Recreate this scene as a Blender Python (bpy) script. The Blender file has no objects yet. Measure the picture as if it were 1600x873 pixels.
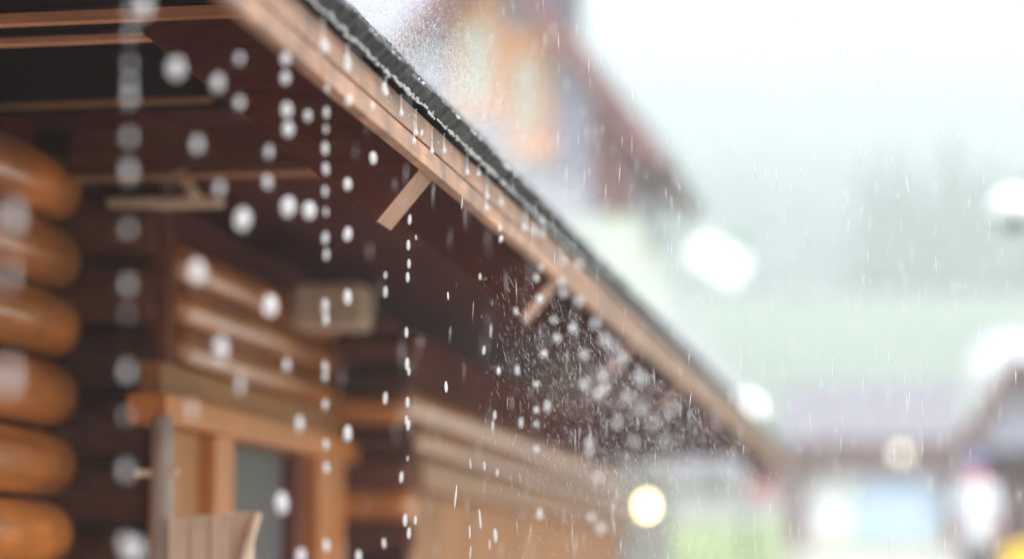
import bpy, bmesh, math, random
import numpy as np
from mathutils import Vector, Matrix, noise

# ------------------------------------------------------------------ camera
S = bpy.context.scene
COL = S.collection
R = math.radians
LENS, F = 85.0, 85.0 / 36.0 * 1600.0
CX, CY = 800.0, 436.5
PITCH, YAW = R(7.293), R(9.685)
CAM = Vector((0, 0, 1.6))
fw = Vector((-math.sin(YAW) * math.cos(PITCH), math.cos(YAW) * math.cos(PITCH), math.sin(PITCH)))
rt = Vector((math.cos(YAW), math.sin(YAW), 0))
up = rt.cross(fw)
FOCUS = 6.38
cam = bpy.data.cameras.new('camera')
cam.lens = LENS; cam.sensor_width = 36.0; cam.clip_start = 0.05; cam.clip_end = 2000
cam.dof.use_dof = True; cam.dof.focus_distance = FOCUS; cam.dof.aperture_fstop = 0.80
camo = bpy.data.objects.new('camera', cam); COL.objects.link(camo)
camo.location = CAM; camo.rotation_euler = (math.pi / 2 + PITCH, 0, YAW)
S.camera = camo

# ------------------------------------------------------------------ world and light
SUN_EL, SUN_AZ = R(58), R(120)     # azimuth clockwise from +Y
w = bpy.data.worlds.new('World'); S.world = w; w.use_nodes = True
nt = w.node_tree; nt.nodes.clear()
out = nt.nodes.new('ShaderNodeOutputWorld'); bg = nt.nodes.new('ShaderNodeBackground')
sky = nt.nodes.new('ShaderNodeTexSky'); sky.sky_type = 'NISHITA'; sky.sun_disc = False
sky.sun_elevation = SUN_EL; sky.sun_rotation = SUN_AZ
sky.air_density = 1.0; sky.dust_density = 6.0; sky.ozone_density = 1.0
hsv = nt.nodes.new('ShaderNodeHueSaturation'); hsv.inputs['Saturation'].default_value = 0.16
mixw = nt.nodes.new('ShaderNodeMixRGB'); mixw.inputs[0].default_value = 0.5
mixw.inputs[2].default_value = (9.1, 9.4, 10.3, 1)      # the even overcast layer
nt.links.new(sky.outputs[0], hsv.inputs['Color']); nt.links.new(hsv.outputs[0], mixw.inputs[1])
nt.links.new(mixw.outputs[0], bg.inputs['Color']); bg.inputs['Strength'].default_value = 0.14
nt.links.new(bg.outputs[0], out.inputs['Surface'])
sun = bpy.data.lights.new('sun', 'SUN'); sun.energy = 1.0; sun.angle = R(25); sun.color = (1, .97, .92)
suno = bpy.data.objects.new('sun', sun); COL.objects.link(suno)
sd = Vector((math.sin(SUN_AZ) * math.cos(SUN_EL), math.cos(SUN_AZ) * math.cos(SUN_EL), math.sin(SUN_EL)))
suno.rotation_euler = sd.to_track_quat('Z', 'Y').to_euler()
suno.location = (5, -5, 20)
S.view_settings.view_transform = 'Standard'; S.view_settings.look = 'None'
S.view_settings.exposure = 1.64; S.view_settings.gamma = 1; S.view_settings.use_curve_mapping = False
S.render.engine = 'CYCLES'
S.cycles.use_denoising = True
S.cycles.max_bounces = 8; S.cycles.diffuse_bounces = 3; S.cycles.glossy_bounces = 3
S.cycles.transmission_bounces = 6; S.cycles.volume_bounces = 3; S.cycles.transparent_max_bounces = 8
S.cycles.caustics_reflective = False; S.cycles.caustics_refractive = False
S.cycles.sample_clamp_indirect = 6.0

# ------------------------------------------------------------------ helpers
rnd = random.Random(7)
def ray(px, py):
    return fw + rt * ((px - CX) / F) + up * ((CY - py) / F)
def at_x(px, py, X):
    d = ray(px, py); return CAM + d * (X / d.x)
def at_y(px, py, Y):
    d = ray(px, py); return CAM + d * (Y / d.y)

class MB:
    def __init__(s): s.v = []; s.f = []; s.m = []
    def add(s, vs, fs, m=0):
        o = len(s.v); s.v += [tuple(v) for v in vs]; s.f += [tuple(i + o for i in f) for f in fs]; s.m += [m] * len(fs)
    def box(s, a, b, m=0):
        x0, y0, z0 = a; x1, y1, z1 = b
        s.add([(x0,y0,z0),(x1,y0,z0),(x1,y1,z0),(x0,y1,z0),(x0,y0,z1),(x1,y0,z1),(x1,y1,z1),(x0,y1,z1)],
              [(0,3,2,1),(4,5,6,7),(0,1,5,4),(1,2,6,5),(2,3,7,6),(3,0,4,7)], m)
    def prism(s, poly, d, m=0, mcap=None):
        """poly: list of Vectors (planar), extruded by vector d"""
        n = len(poly); d = Vector(d)
        vs = [Vector(p) for p in poly] + [Vector(p) + d for p in poly]
        s.add(vs, [(i, (i + 1) % n, n + (i + 1) % n, n + i) for i in range(n)], m)
        mm = m if mcap is None else mcap
        s.add(vs, [tuple(range(n))[::-1], tuple(range(n, 2 * n))], mm)
    def tube(s, pts, rad, seg=8, m=0, cap=True):
        pts = [Vector(p) for p in pts]; rings = []
        for i, p in enumerate(pts):
            a = pts[max(i - 1, 0)]; b = pts[min(i + 1, len(pts) - 1)]
            t = (b - a).normalized(); q = Vector((0, 0, 1)) if abs(t.z) < .9 else Vector((1, 0, 0))
            u = t.cross(q).normalized(); v = t.cross(u)
            r = rad[i] if isinstance(rad, (list, tuple)) else rad
            rings.append([p + (u * math.cos(k * 2 * math.pi / seg) + v * math.sin(k * 2 * math.pi / seg)) * r for k in range(seg)])
        vs = [q for g in rings for q in g]; fs = []
        for i in range(len(pts) - 1):
            for k in range(seg):
                k2 = (k + 1) % seg
                fs.append((i * seg + k, i * seg + k2, (i + 1) * seg + k2, (i + 1) * seg + k))
        if cap:
            fs.append(tuple(range(seg))[::-1]); fs.append(tuple((len(pts) - 1) * seg + k for k in range(seg)))
        s.add(vs, fs, m)
    def lathe(s, prof, c=(0, 0, 0), seg=16, m=0, sx=1, sy=1):
        """prof: list of (r, z)"""
        vs = []; fs = []; n = len(prof)
        for (r, z) in prof:
            for k in range(seg):
                a = 2 * math.pi * k / seg
                vs.append((c[0] + r * math.cos(a) * sx, c[1] + r * math.sin(a) * sy, c[2] + z))
        for i in range(n - 1):
            for k in range(seg):
                k2 = (k + 1) % seg
                fs.append((i * seg + k, i * seg + k2, (i + 1) * seg + k2, (i + 1) * seg + k))
        fs.append(tuple(range(seg))[::-1]); fs.append(tuple((n - 1) * seg + k for k in range(seg)))
        s.add(vs, fs, m)
    def mesh(s, name, mats, smooth=False, bevel=0):
        me = bpy.data.meshes.new(name); me.from_pydata(s.v, [], s.f)
        for mt in (mats if isinstance(mats, (list, tuple)) else [mats]): me.materials.append(mt)
        me.polygons.foreach_set('material_index', s.m)
        bm = bmesh.new(); bm.from_mesh(me)
        bmesh.ops.remove_doubles(bm, verts=bm.verts, dist=1e-6)
        bmesh.ops.recalc_face_normals(bm, faces=bm.faces)
        if bevel:
            es = [e for e in bm.edges if len(e.link_faces) == 2 and e.calc_face_angle(0) > .6]
            bmesh.ops.bevel(bm, geom=es, offset=bevel, segments=2, profile=.6, affect='EDGES', clamp_overlap=True)
        bm.to_mesh(me); bm.free()
        if smooth: me.polygons.foreach_set('use_smooth', [True] * len(me.polygons))
        return me
    def build(s, name, mats, parent=None, smooth=False, bevel=0):
        return link(name, s.mesh(name, mats, smooth, bevel), parent)

def link(name, me, parent=None, loc=None):
    o = bpy.data.objects.new(name, me); COL.objects.link(o)
    if parent:
        o.parent = parent
        o.matrix_parent_inverse = Matrix.Translation(parent.location).inverted() if parent.parent is None and parent.type == 'EMPTY' else Matrix()
    if loc is not None: o.location = loc
    return o
def tag(o, label=None, cat=None, group=None, kind=None):
    if label: o['label'] = label
    if cat: o['category'] = cat
    if group: o['group'] = group
    if kind: o['kind'] = kind
    return o
def thing(name, loc, label, cat, group=None):
    o = bpy.data.objects.new(name, None); COL.objects.link(o); o.location = loc; o.empty_display_size = .2
    return tag(o, label, cat, group)
def box_part(name, a, b, mat, parent, bevel=0):
    m = MB(); m.box([min(a[i], b[i]) for i in range(3)], [max(a[i], b[i]) for i in range(3)]); return m.build(name, mat, parent, bevel=bevel)

# ------------------------------------------------------------------ materials
def base_mat(name, col, rough=.6, metal=0, spec=.5):
    m = bpy.data.materials.new(name); m.use_nodes = True
    b = m.node_tree.nodes['Principled BSDF']
    b.inputs['Base Color'].default_value = (*col, 1); b.inputs['Roughness'].default_value = rough
    b.inputs['Metallic'].default_value = metal; b.inputs['Specular IOR Level'].default_value = spec
    return m
def N(m, t, **kw):
    n = m.node_tree.nodes.new(t)
    for k, v in kw.items():
        if k in n.inputs: n.inputs[k].default_value = v
        else: setattr(n, k, v)
    return n
def L(m, a, b): m.node_tree.links.new(a, b)
def ramp(m, fac, stops):
    r = N(m, 'ShaderNodeValToRGB'); L(m, fac, r.inputs[0])
    e = r.color_ramp.elements
    while len(e) < len(stops): e.new(.5)
    for i, (p, c) in enumerate(stops): e[i].position = p; e[i].color = (*c, 1) if len(c) == 3 else c
    return r
def wood(name, dark, mid, light, rough=.45, scale=(6, .5, 6), grain=1.0, coat=0, bump=.25, vary=.25, spec=.5, patch=.2, pscale=1.3):
    """grain stretched along the axis with the small scale"""
    m = base_mat(name, mid, rough, 0, spec); b = m.node_tree.nodes['Principled BSDF']
    tc = N(m, 'ShaderNodeTexCoord'); mp = N(m, 'ShaderNodeMapping'); mp.inputs['Scale'].default_value = scale
    oi = N(m, 'ShaderNodeObjectInfo')
    off = N(m, 'ShaderNodeVectorMath', operation='MULTIPLY_ADD')
    cmb = N(m, 'ShaderNodeCombineXYZ')
    for i in range(3): L(m, oi.outputs['Random'], cmb.inputs[i])
    L(m, cmb.outputs[0], off.inputs[0]); off.inputs[1].default_value = (31, 17, 23); L(m, tc.outputs['Object'], off.inputs[2])
    L(m, off.outputs[0], mp.inputs[0])
    n1 = N(m, 'ShaderNodeTexNoise', Scale=3.0, Detail=8.0, Roughness=.65, Distortion=.6)
    n2 = N(m, 'ShaderNodeTexNoise', Scale=14.0, Detail=6.0, Roughness=.7, Distortion=.3)
    n3 = N(m, 'ShaderNodeTexNoise', Scale=pscale, Detail=4.0)
    L(m, mp.outputs[0], n1.inputs['Vector']); L(m, mp.outputs[0], n2.inputs['Vector']); L(m, off.outputs[0], n3.inputs['Vector'])
    mx = N(m, 'ShaderNodeMath', operation='MULTIPLY_ADD'); L(m, n2.outputs[0], mx.inputs[0]); mx.inputs[1].default_value = .55; 
    m2 = N(m, 'ShaderNodeMath', operation='MULTIPLY'); L(m, n1.outputs[0], m2.inputs[0]); m2.inputs[1].default_value = .6
    L(m, m2.outputs[0], mx.inputs[2])
    rp = ramp(m, mx.outputs[0], [(.34, dark), (.55, mid), (.78, light)])
    hs = N(m, 'ShaderNodeHueSaturation'); L(m, rp.outputs[0], hs.inputs['Color'])
    va = N(m, 'ShaderNodeMapRange'); L(m, oi.outputs['Random'], va.inputs[0]); va.inputs[3].default_value = 1 - vary; va.inputs[4].default_value = 1 + vary
    vb = N(m, 'ShaderNodeMapRange'); L(m, n3.outputs[0], vb.inputs[0]); vb.inputs[1].default_value = .3; vb.inputs[2].default_value = .7; vb.inputs[3].default_value = 1 - patch; vb.inputs[4].default_value = 1 + patch
    vm = N(m, 'ShaderNodeMath', operation='MULTIPLY'); L(m, va.outputs[0], vm.inputs[0]); L(m, vb.outputs[0], vm.inputs[1])
    L(m, vm.outputs[0], hs.inputs['Value']); L(m, hs.outputs[0], b.inputs['Base Color'])
    rr = N(m, 'ShaderNodeMapRange'); L(m, n1.outputs[0], rr.inputs[0]); rr.inputs[3].default_value = rough - .12; rr.inputs[4].default_value = rough + .15
    L(m, rr.outputs[0], b.inputs['Roughness'])
    bp = N(m, 'ShaderNodeBump', Strength=bump, Distance=.004); L(m, mx.outputs[0], bp.inputs['Height']); L(m, bp.outputs[0], b.inputs['Normal'])
    b.inputs['Coat Weight'].default_value = coat; b.inputs['Coat Roughness'].default_value = .18
    return m
def mottled(name, a, b_, scale=6, rough=.8, bump=.3, dist=.01, detail=8, coords='Object'):
    m = base_mat(name, a, rough); b = m.node_tree.nodes['Principled BSDF']
    tc = N(m, 'ShaderNodeTexCoord'); n1 = N(m, 'ShaderNodeTexNoise', Scale=scale, Detail=detail, Roughness=.65)
    L(m, tc.outputs[coords], n1.inputs['Vector'])
    rp = ramp(m, n1.outputs[0], [(.3, a), (.7, b_)]); L(m, rp.outputs[0], b.inputs['Base Color'])
    bp = N(m, 'ShaderNodeBump', Strength=bump, Distance=dist); L(m, n1.outputs[0], bp.inputs['Height']); L(m, bp.outputs[0], b.inputs['Normal'])
    return m

M = {}
M['fascia'] = wood('fascia_wood', (.050,.020,.010), (.215,.094,.045), (.34,.170,.092), .38, (9, .55, 14), bump=.6, vary=.08, patch=.6, pscale=7)
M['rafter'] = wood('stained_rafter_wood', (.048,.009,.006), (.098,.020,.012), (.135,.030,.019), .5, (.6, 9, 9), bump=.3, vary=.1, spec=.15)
M['endgrain'] = wood('raw_end_wood', (.07,.026,.013), (.34,.155,.075), (.52,.29,.165), .45, (4, 18, 4), bump=.6, vary=.1)
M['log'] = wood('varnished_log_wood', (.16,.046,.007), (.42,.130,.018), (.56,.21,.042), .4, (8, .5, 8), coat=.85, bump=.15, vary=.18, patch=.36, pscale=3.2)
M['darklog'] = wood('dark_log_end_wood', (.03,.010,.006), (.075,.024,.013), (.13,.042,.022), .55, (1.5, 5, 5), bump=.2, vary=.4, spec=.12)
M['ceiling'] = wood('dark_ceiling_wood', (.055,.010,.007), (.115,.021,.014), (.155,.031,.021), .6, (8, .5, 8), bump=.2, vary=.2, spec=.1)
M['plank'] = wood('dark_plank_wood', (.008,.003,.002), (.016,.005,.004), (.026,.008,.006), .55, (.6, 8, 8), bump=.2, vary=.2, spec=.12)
M['trim'] = wood('raw_trim_wood', (.28,.11,.05), (.44,.20,.10), (.55,.28,.15), .5, (.6, 8, 8), bump=.2, vary=.1)
M['beam'] = wood('warm_beam_wood', (.15,.06,.025), (.30,.14,.06), (.42,.22,.11), .5, (.6, 8, 8), bump=.2, vary=.15)
M['redboard'] = wood('red_brown_board', (.06,.016,.009), (.115,.032,.017), (.16,.05,.028), .5, (.6, 8, 8), bump=.2, vary=.15, spec=.12)
M['frame'] = wood('orange_frame_wood', (.27,.08,.010), (.44,.140,.019), (.54,.205,.036), .4, (8, 8, .6), bump=.15, vary=.1)
M['panel'] = wood('orange_brown_panel', (.14,.050,.009), (.26,.100,.019), (.35,.150,.034), .6, (8, 8, .5), bump=.2, vary=.2)
M['pale'] = wood('pale_weathered_wood', (.30,.20,.13), (.48,.34,.24), (.62,.47,.35), .6, (8, 8, .6), bump=.3, vary=.12)
M['greywood'] = wood('grey_weathered_wood', (.14,.10,.08), (.27,.20,.16), (.36,.29,.24), .7, (8, 8, .6), bump=.3, vary=.12)
M['slate'] = mottled('wet_slate', (.004,.005,.005), (.035,.037,.037), 45, .6, 1.0, .01)
M['slate'].node_tree.nodes['Principled BSDF'].inputs['Specular IOR Level'].default_value = .25
M['deck'] = base_mat('roof_underlay', (.06,.05,.05), .8)
def water_mat():
    m = bpy.data.materials.new('rain_water'); m.use_nodes = True; t = m.node_tree; t.nodes.clear()
    o = N(m, 'ShaderNodeOutputMaterial'); g = N(m, 'ShaderNodeBsdfGlass', IOR=1.33, Roughness=.02)
    d = N(m, 'ShaderNodeBsdfDiffuse', Color=(.92, .93, .95, 1)); tr = N(m, 'ShaderNodeBsdfTranslucent', Color=(.92, .93, .95, 1))
    m1 = N(m, 'ShaderNodeMixShader', Fac=.5); m2 = N(m, 'ShaderNodeMixShader', Fac=.6)
    m1.inputs[0].default_value = .7; m2.inputs[0].default_value = .68
    L(m, d.outputs[0], m1.inputs[1]); L(m, tr.outputs[0], m1.inputs[2])
    L(m, g.outputs[0], m2.inputs[1]); L(m, m1.outputs[0], m2.inputs[2]); L(m, m2.outputs[0], o.inputs['Surface'])
    return m
M['water'] = water_mat()
M['glass'] = base_mat('window_glass', (.085,.08,.075), .5, spec=.15)
M['plaster_green'] = mottled('pale_green_plaster', (.46,.51,.41), (.54,.58,.48), 3, .85, .1)
M['plaster_grey'] = mottled('grey_violet_boards', (.22,.22,.28), (.31,.31,.38), 3, .8, .1)
M['plaster_white'] = mottled('white_plaster', (.34,.33,.33), (.42,.41,.41), 2, .85, .1)
M['orange_wood'] = wood('orange_chalet_wood', (.36,.15,.06), (.50,.235,.115), (.58,.31,.17), .55, (6, 6, .6), vary=.1)
M['red_wood'] = wood('red_brown_chalet_wood', (.08,.028,.026), (.14,.05,.046), (.19,.075,.066), .6, (6, .6, 6), vary=.1)
M['pane_pale'] = base_mat('pale_curtained_pane', (.34,.38,.33), .5)
M['stone'] = mottled('grey_stone_base', (.10,.09,.085), (.19,.17,.16), 2.5, .8, .4)
M['roof_grey'] = mottled('lavender_grey_roofing', (.11,.098,.115), (.15,.138,.16), 2, .5, .2)
M['chimney'] = mottled('dark_chimney', (.05,.045,.06), (.10,.09,.11), 4, .8, .3)
M['white_paint'] = base_mat('white_paint', (.80,.80,.80), .4)
M['blue_panel'] = mottled('light_blue_panel', (.36,.52,.74), (.55,.67,.83), .8, .3, 0)
M['white_panel'] = mottled('white_panel', (.76,.77,.80), (.82,.83,.84), .8, .35, 0)
M['brown_post'] = wood('brown_post_wood', (.06,.022,.02), (.10,.042,.038), (.14,.065,.055), .6, (6, 6, .6), vary=.1)
M['dark_metal'] = base_mat('dark_metal', (.04,.04,.045), .45, .8)
M['canvas'] = mottled('white_canvas', (.38,.39,.41), (.45,.46,.48), 1.5, .8, .1)
M['yellow'] = mottled('yellow_plastic', (.72,.46,.01), (.80,.54,.02), 3, .4, .05)
M['coat'] = mottled('white_rain_coat', (.42,.46,.55), (.52,.55,.62), 4, .6, .2)
M['trousers'] = base_mat('dark_trousers', (.03,.035,.05), .8)
M['skin'] = base_mat('skin', (.50,.24,.17), .5)
M['cap'] = base_mat('blue_cap_cloth', (.05,.13,.42), .7)
M['scarf'] = base_mat('red_scarf_cloth', (.55,.05,.05), .8)
M['red_sign'] = base_mat('red_sign_paint', (.55,.10,.12), .5)
M['green_paint'] = base_mat('green_paint', (.10,.30,.13), .5)
def lamp_mat(name, col, s):
    m = base_mat(name, col, .3); b = m.node_tree.nodes['Principled BSDF']
    b.inputs['Emission Color'].default_value = (*col, 1); b.inputs['Emission Strength'].default_value = s
    return m
M['lamp_warm'] = lamp_mat('lit_warm_glass', (1.0,.76,.34), 4.5)
M['lamp_white'] = lamp_mat('lit_white_glass', (1.0,.98,.95), 1.5)
M['lamp_dim'] = lamp_mat('lit_dim_glass', (1.0,.92,.70), .8)
def ground_mat():
    m = base_mat('meadow_ground', (.1,.2,.05), .9); b = m.node_tree.nodes['Principled BSDF']
    tc = N(m, 'ShaderNodeTexCoord'); n = N(m, 'ShaderNodeTexNoise', Scale=.25, Detail=8.0); n2 = N(m, 'ShaderNodeTexNoise', Scale=6.0, Detail=4.0)
    L(m, tc.outputs['Object'], n.inputs['Vector']); L(m, tc.outputs['Object'], n2.inputs['Vector'])
    r1 = ramp(m, n.outputs[0], [(.35, (.12,.165,.055)), (.65, (.18,.235,.08))]); L(m, r1.outputs[0], b.inputs['Base Color'])
    bp = N(m, 'ShaderNodeBump', Strength=.6, Distance=.05); L(m, n2.outputs[0], bp.inputs['Height']); L(m, bp.outputs[0], b.inputs['Normal'])
    return m
M['ground'] = ground_mat()
M['paving'] = mottled('pale_bounce_paving', (.38,.34,.30), (.50,.455,.40), 5, .4, .4, .008)  # kept pale and warm to throw light up under the eaves
M['gravel'] = mottled('wet_pale_gravel', (.24,.22,.20), (.38,.35,.32), 9, .45, .5, .01)
M['conifer'] = mottled('conifer_needles', (.030,.060,.042), (.055,.098,.062), 1.2, .9, .2)
M['meadow_tree'] = mottled('broadleaf_foliage', (.05,.10,.03), (.09,.15,.045), 1.2, .9, .2)

# ------------------------------------------------------------------ ground
GY = [-60, 4, 10, 30, 60, 75, 95, 160, 260, 500, 950]
GZ = [0, 0, .25, 1.50, 2.55, 3.2, 5.0, 10.0, 34.0, 105.0, 270.0]
def gz(x, y):
    z = float(np.interp(y, GY, GZ))
    if y > 150: z += (noise.noise((x * .012, y * .012, 3)) * 10 + noise.noise((x * .004, 1, y * .004)) * 26) * min(1, (y - 150) / 150)
    return z
def sheet(name, xs, ys, dz, mat):
    m = MB(); vs = [(x, y, gz(x, y) + dz) for y in ys for x in xs]; nx = len(xs)
    fs = [(j * nx + i, j * nx + i + 1, (j + 1) * nx + i + 1, (j + 1) * nx + i) for j in range(len(ys) - 1) for i in range(nx - 1)]
    m.add(vs, fs); o = m.build(name, mat, smooth=True); return tag(o, kind='structure')
sheet('ground', list(np.linspace(-330, 250, 90)), [-25, -10, 0, 4] + list(np.arange(7, 101, 3.0)), 0, M['ground'])
M['hill'] = mottled('grey_green_hillside', (.05,.078,.048), (.09,.125,.075), .03, .95, .2)
sheet('hillside', list(np.linspace(-330, 250, 110)), list(np.arange(100, 950, 10.0)), 0, M['hill'])
def strip(name, pts, wid, dz, mat):
    m = MB(); vs = []
    for (x, y) in pts:
        for s in (-1, 1): vs.append((x + s * wid / 2, y, gz(x, y) + dz))
    m.add(vs, [(2 * i, 2 * i + 1, 2 * i + 3, 2 * i + 2) for i in range(len(pts) - 1)])
    return tag(m.build(name, mat), kind='structure')
road_pts = [(1.4 if y < 30 else 1.4 - (y - 30) * .085, y) for y in [-24, -10, 0, 4] + list(range(6, 66, 2))]
strip('bounce_yard', [(-.5, y) for y in [-24, -10, 0, 4] + list(range(7, 29, 3))], 13.0, .015, M['paving'])  # out-of-view paving added as a bounce surface for the eaves and logs
strip('road', road_pts, 5.0, .03, M['gravel'])

# ------------------------------------------------------------------ log house
XE = -1.30
Y0, Y1 = -4.0, 24.0
z_low = at_x(681, 275, XE).z; z_groove = at_x(681, 241, XE).z; z_tile = at_x(681, 197, XE).z; z_top = at_x(681, 167, XE).z
house = thing('log_house', (-4.0, 13.0, 0), 'varnished log house with dark eaves, tan fascia boards and dripping slate roof edge', 'house')
TH = R(39.0)
# fascia boards, with staggered joints
def fascia_row(za, zb, x0, x1, cuts):
    for a, b in zip(cuts[:-1], cuts[1:]):
        m = MB(); n = max(2, int((b - a) / .5)); vs = []
        for i in range(n + 1):
            y = a + .0015 + (b - a - .003) * i / n
            wob = noise.noise((y * .9, za * 9, 0)) * .0025
            vs += [(x0, y, za + wob), (x1, y, za + wob), (x1, y, zb + wob * .4), (x0, y, zb + wob * .4)]
        fs = [(0, 1, 2, 3), tuple(4 * n + k for k in (3, 2, 1, 0))]
        for i in range(n):
            for k in range(4):
                k2 = (k + 1) % 4; fs.append((4 * i + k, 4 * i + k2, 4 * i + 4 + k2, 4 * i + 4 + k))
        m.add(vs, fs); m.build('fascia_board', M['fascia'], house, bevel=.004)
fascia_row(z_low, z_groove - .007, XE - .028, XE + .004, [Y0, 1.0, 5.1, 9.2, 13.3, 17.4, 21.0, Y1])
fascia_row(z_groove + .005, z_tile - .004, XE - .030, XE - .003, [Y0, .2, 4.2, 7.9, 12.0, 16.1, 20.0, Y1])
# roof boarding under the tiles
sl = Vector((-math.cos(TH), 0, math.sin(TH))); nn = Vector((math.sin(TH), 0, math.cos(TH)))
base = Vector((XE - .032, 0, z_groove))
for k in range(12):
    a = base + sl * (k * .30 + .004); b = base + sl * (k * .30 + .296)
    m = MB(); m.prism([Vector((a.x, Y0, a.z)), Vector((b.x, Y0, b.z)), Vector((b.x, Y0, b.z)) + nn * .025, Vector((a.x, Y0, a.z)) + nn * .025], (0, Y1 - Y0, 0))
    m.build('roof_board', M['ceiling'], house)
# slate tiles: two courses as single pieces, a covering above
tile_meshes = []
for v in range(10):
    q = random.Random(100 + v); bm = bmesh.new()
    bmesh.ops.create_grid(bm, x_segments=6, y_segments=6, size=.5)
    vs = []; m = MB(); wd, ln, th = .176 + q.uniform(-.008, .006), .36, .052 + q.uniform(-.006, .007)
    nx, ny = 6, 5
    top = []; bot = []
    for j in range(ny + 1):
        for i in range(nx + 1):
            x = ln * j / ny; y = wd * (i / nx - .5)
            rag = q.uniform(-.007, .005) if j == 0 else 0
            edge = (i in (0, nx)) or j == 0
            top.append((x + rag, y + (q.uniform(-.002, .002) if i in (0, nx) else 0), th + q.uniform(-.004, .003) - (.010 if edge else 0)))
            bot.append((x + rag + (.006 if j == 0 else 0), y, q.uniform(-.002, .002)))
    n1 = nx + 1; o2 = len(top); fs = []
    for j in range(ny):
        for i in range(nx):
            a = j * n1 + i; fs.append((a, a + 1, a + 1 + n1, a + n1)); fs.append((o2 + a, o2 + a + n1, o2 + a + 1 + n1, o2 + a + 1))
    bd = [i for i in range(n1)] + [j * n1 + nx for j in range(1, ny + 1)] + [ny * n1 + i for i in range(nx - 1, -1, -1)] + [j * n1 for j in range(ny - 1, 0, -1)]
    for a, b in zip(bd, bd[1:] + bd[:1]): fs.append((a, o2 + a, o2 + b, b))
    m.add(top + bot, fs); bm.free()
    tile_meshes.append(m.mesh('roof_tile', M['slate']))
rot_tile = Matrix((( -math.cos(TH), 0, math.sin(TH)), (0, 1, 0), (math.sin(TH), 0, math.cos(TH)))).to_4x4()
tile_ys = []
q = random.Random(5)
for course in range(2):
    y = (Y0 if course == 0 else 2.2) - course * .09; i = 0
    while y < Y1:
        o = bpy.data.objects.new('roof_tile', q.choice(tile_meshes)); COL.objects.link(o); o.parent = house
        p = Vector((XE + .020, y + .09, z_tile)) + sl * (.26 * course) + nn * (.042 * course)
        o.matrix_parent_inverse = Matrix.Translation(house.location).inverted()
        o.matrix_basis = Matrix.Translation(p) @ rot_tile @ Matrix.Rotation(q.uniform(-.04, .04), 4, 'Z') @ Matrix.Rotation(q.uniform(-.03, .03), 4, 'X')
        if course == 0: tile_ys.append(y)
        y += .186
m = MB()
a = Vector((XE, Y0, z_tile)) + sl * .54 + nn * .03; b = Vector((XE, Y0, z_tile)) + sl * 4.2 + nn * .03
m.prism([a, b, b + nn * .05, a + nn * .05], (0, Y1 - Y0, 0)); m.build('roof_covering', M['slate'], house)
# rafters with cut ends
YR = 6.40
r_nb = at_y(587, 347, YR); r_up = at_y(232, 60, YR); r_nt = at_y(652, 268, YR)
rd = (r_up - r_nb).normalized(); rn = Vector((-rd.z, 0, rd.x)); 
if rn.z < 0: rn = -rn
dep = (r_nt - r_nb).length + .035
endv = (r_nt - r_nb).normalized() * dep
prof = [r_nb, r_nb + endv, r_nb + endv + rd * 3.0, r_nb + rd * 3.0]
for k, y in enumerate([-3.2, -.8, 1.3, 3.5, 6.4, 8.8, 11.2, 13.6, 16.0, 18.4, 20.8, 23.2]):
    m = MB(); P = [Vector((p.x, y, p.z)) for p in prof]; D = Vector((0, .185, 0))
    vs = P + [p + D for p in P]
    m.add(vs, [(0, 3, 2, 1), (4, 5, 6, 7), (1, 2, 6, 5), (2, 3, 7, 6), (3, 0, 4, 7)], 0)
    m.add(vs, [(0, 1, 5, 4)], 1)
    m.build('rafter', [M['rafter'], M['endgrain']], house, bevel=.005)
# boards closing the gable beside the first rafter
def cross_board(name, px0, px1, py0, py1, Y, th, mat, bevel=.004):
    a = at_y(px0, py1, Y); b = at_y(px1, py0, Y)
    return box_part(name, (a.x, Y, a.z), (b.x, Y + th, b.z), mat, house, bevel)
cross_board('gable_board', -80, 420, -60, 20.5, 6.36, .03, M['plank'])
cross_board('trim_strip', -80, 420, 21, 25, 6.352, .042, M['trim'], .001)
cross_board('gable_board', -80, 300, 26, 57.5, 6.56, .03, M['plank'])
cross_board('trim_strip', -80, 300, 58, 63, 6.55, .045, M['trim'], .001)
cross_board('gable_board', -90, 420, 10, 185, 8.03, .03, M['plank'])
cross_board('tie_beam', -90, 330, 151, 172, 8.0, .16, M['beam'], .01)
cross_board('tie_board', 108, 520, 186, 268, 8.3, .05, M['redboard'], .006)
cross_board('trim_strip', 108, 520, 269, 276, 8.29, .06, M['beam'], .002)
cross_board('tie_beam', 165, 340, 304, 324, 8.5, .10, M['pale'], .01)
m = MB(); a = at_y(281, 268, 8.45); b = at_y(305, 306, 8.45)
m.tube([a, b], .022, 8); m.build('brace_peg', M['pale'], house)
# ceiling boards
zc = CAM.z + 1.72
for k in range(8):
    x = -1.95 - k * .27
    box_part('ceiling_board', (x - .262, 8.1, zc), (x, Y1, zc + .025), M['ceiling'], house)
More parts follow.
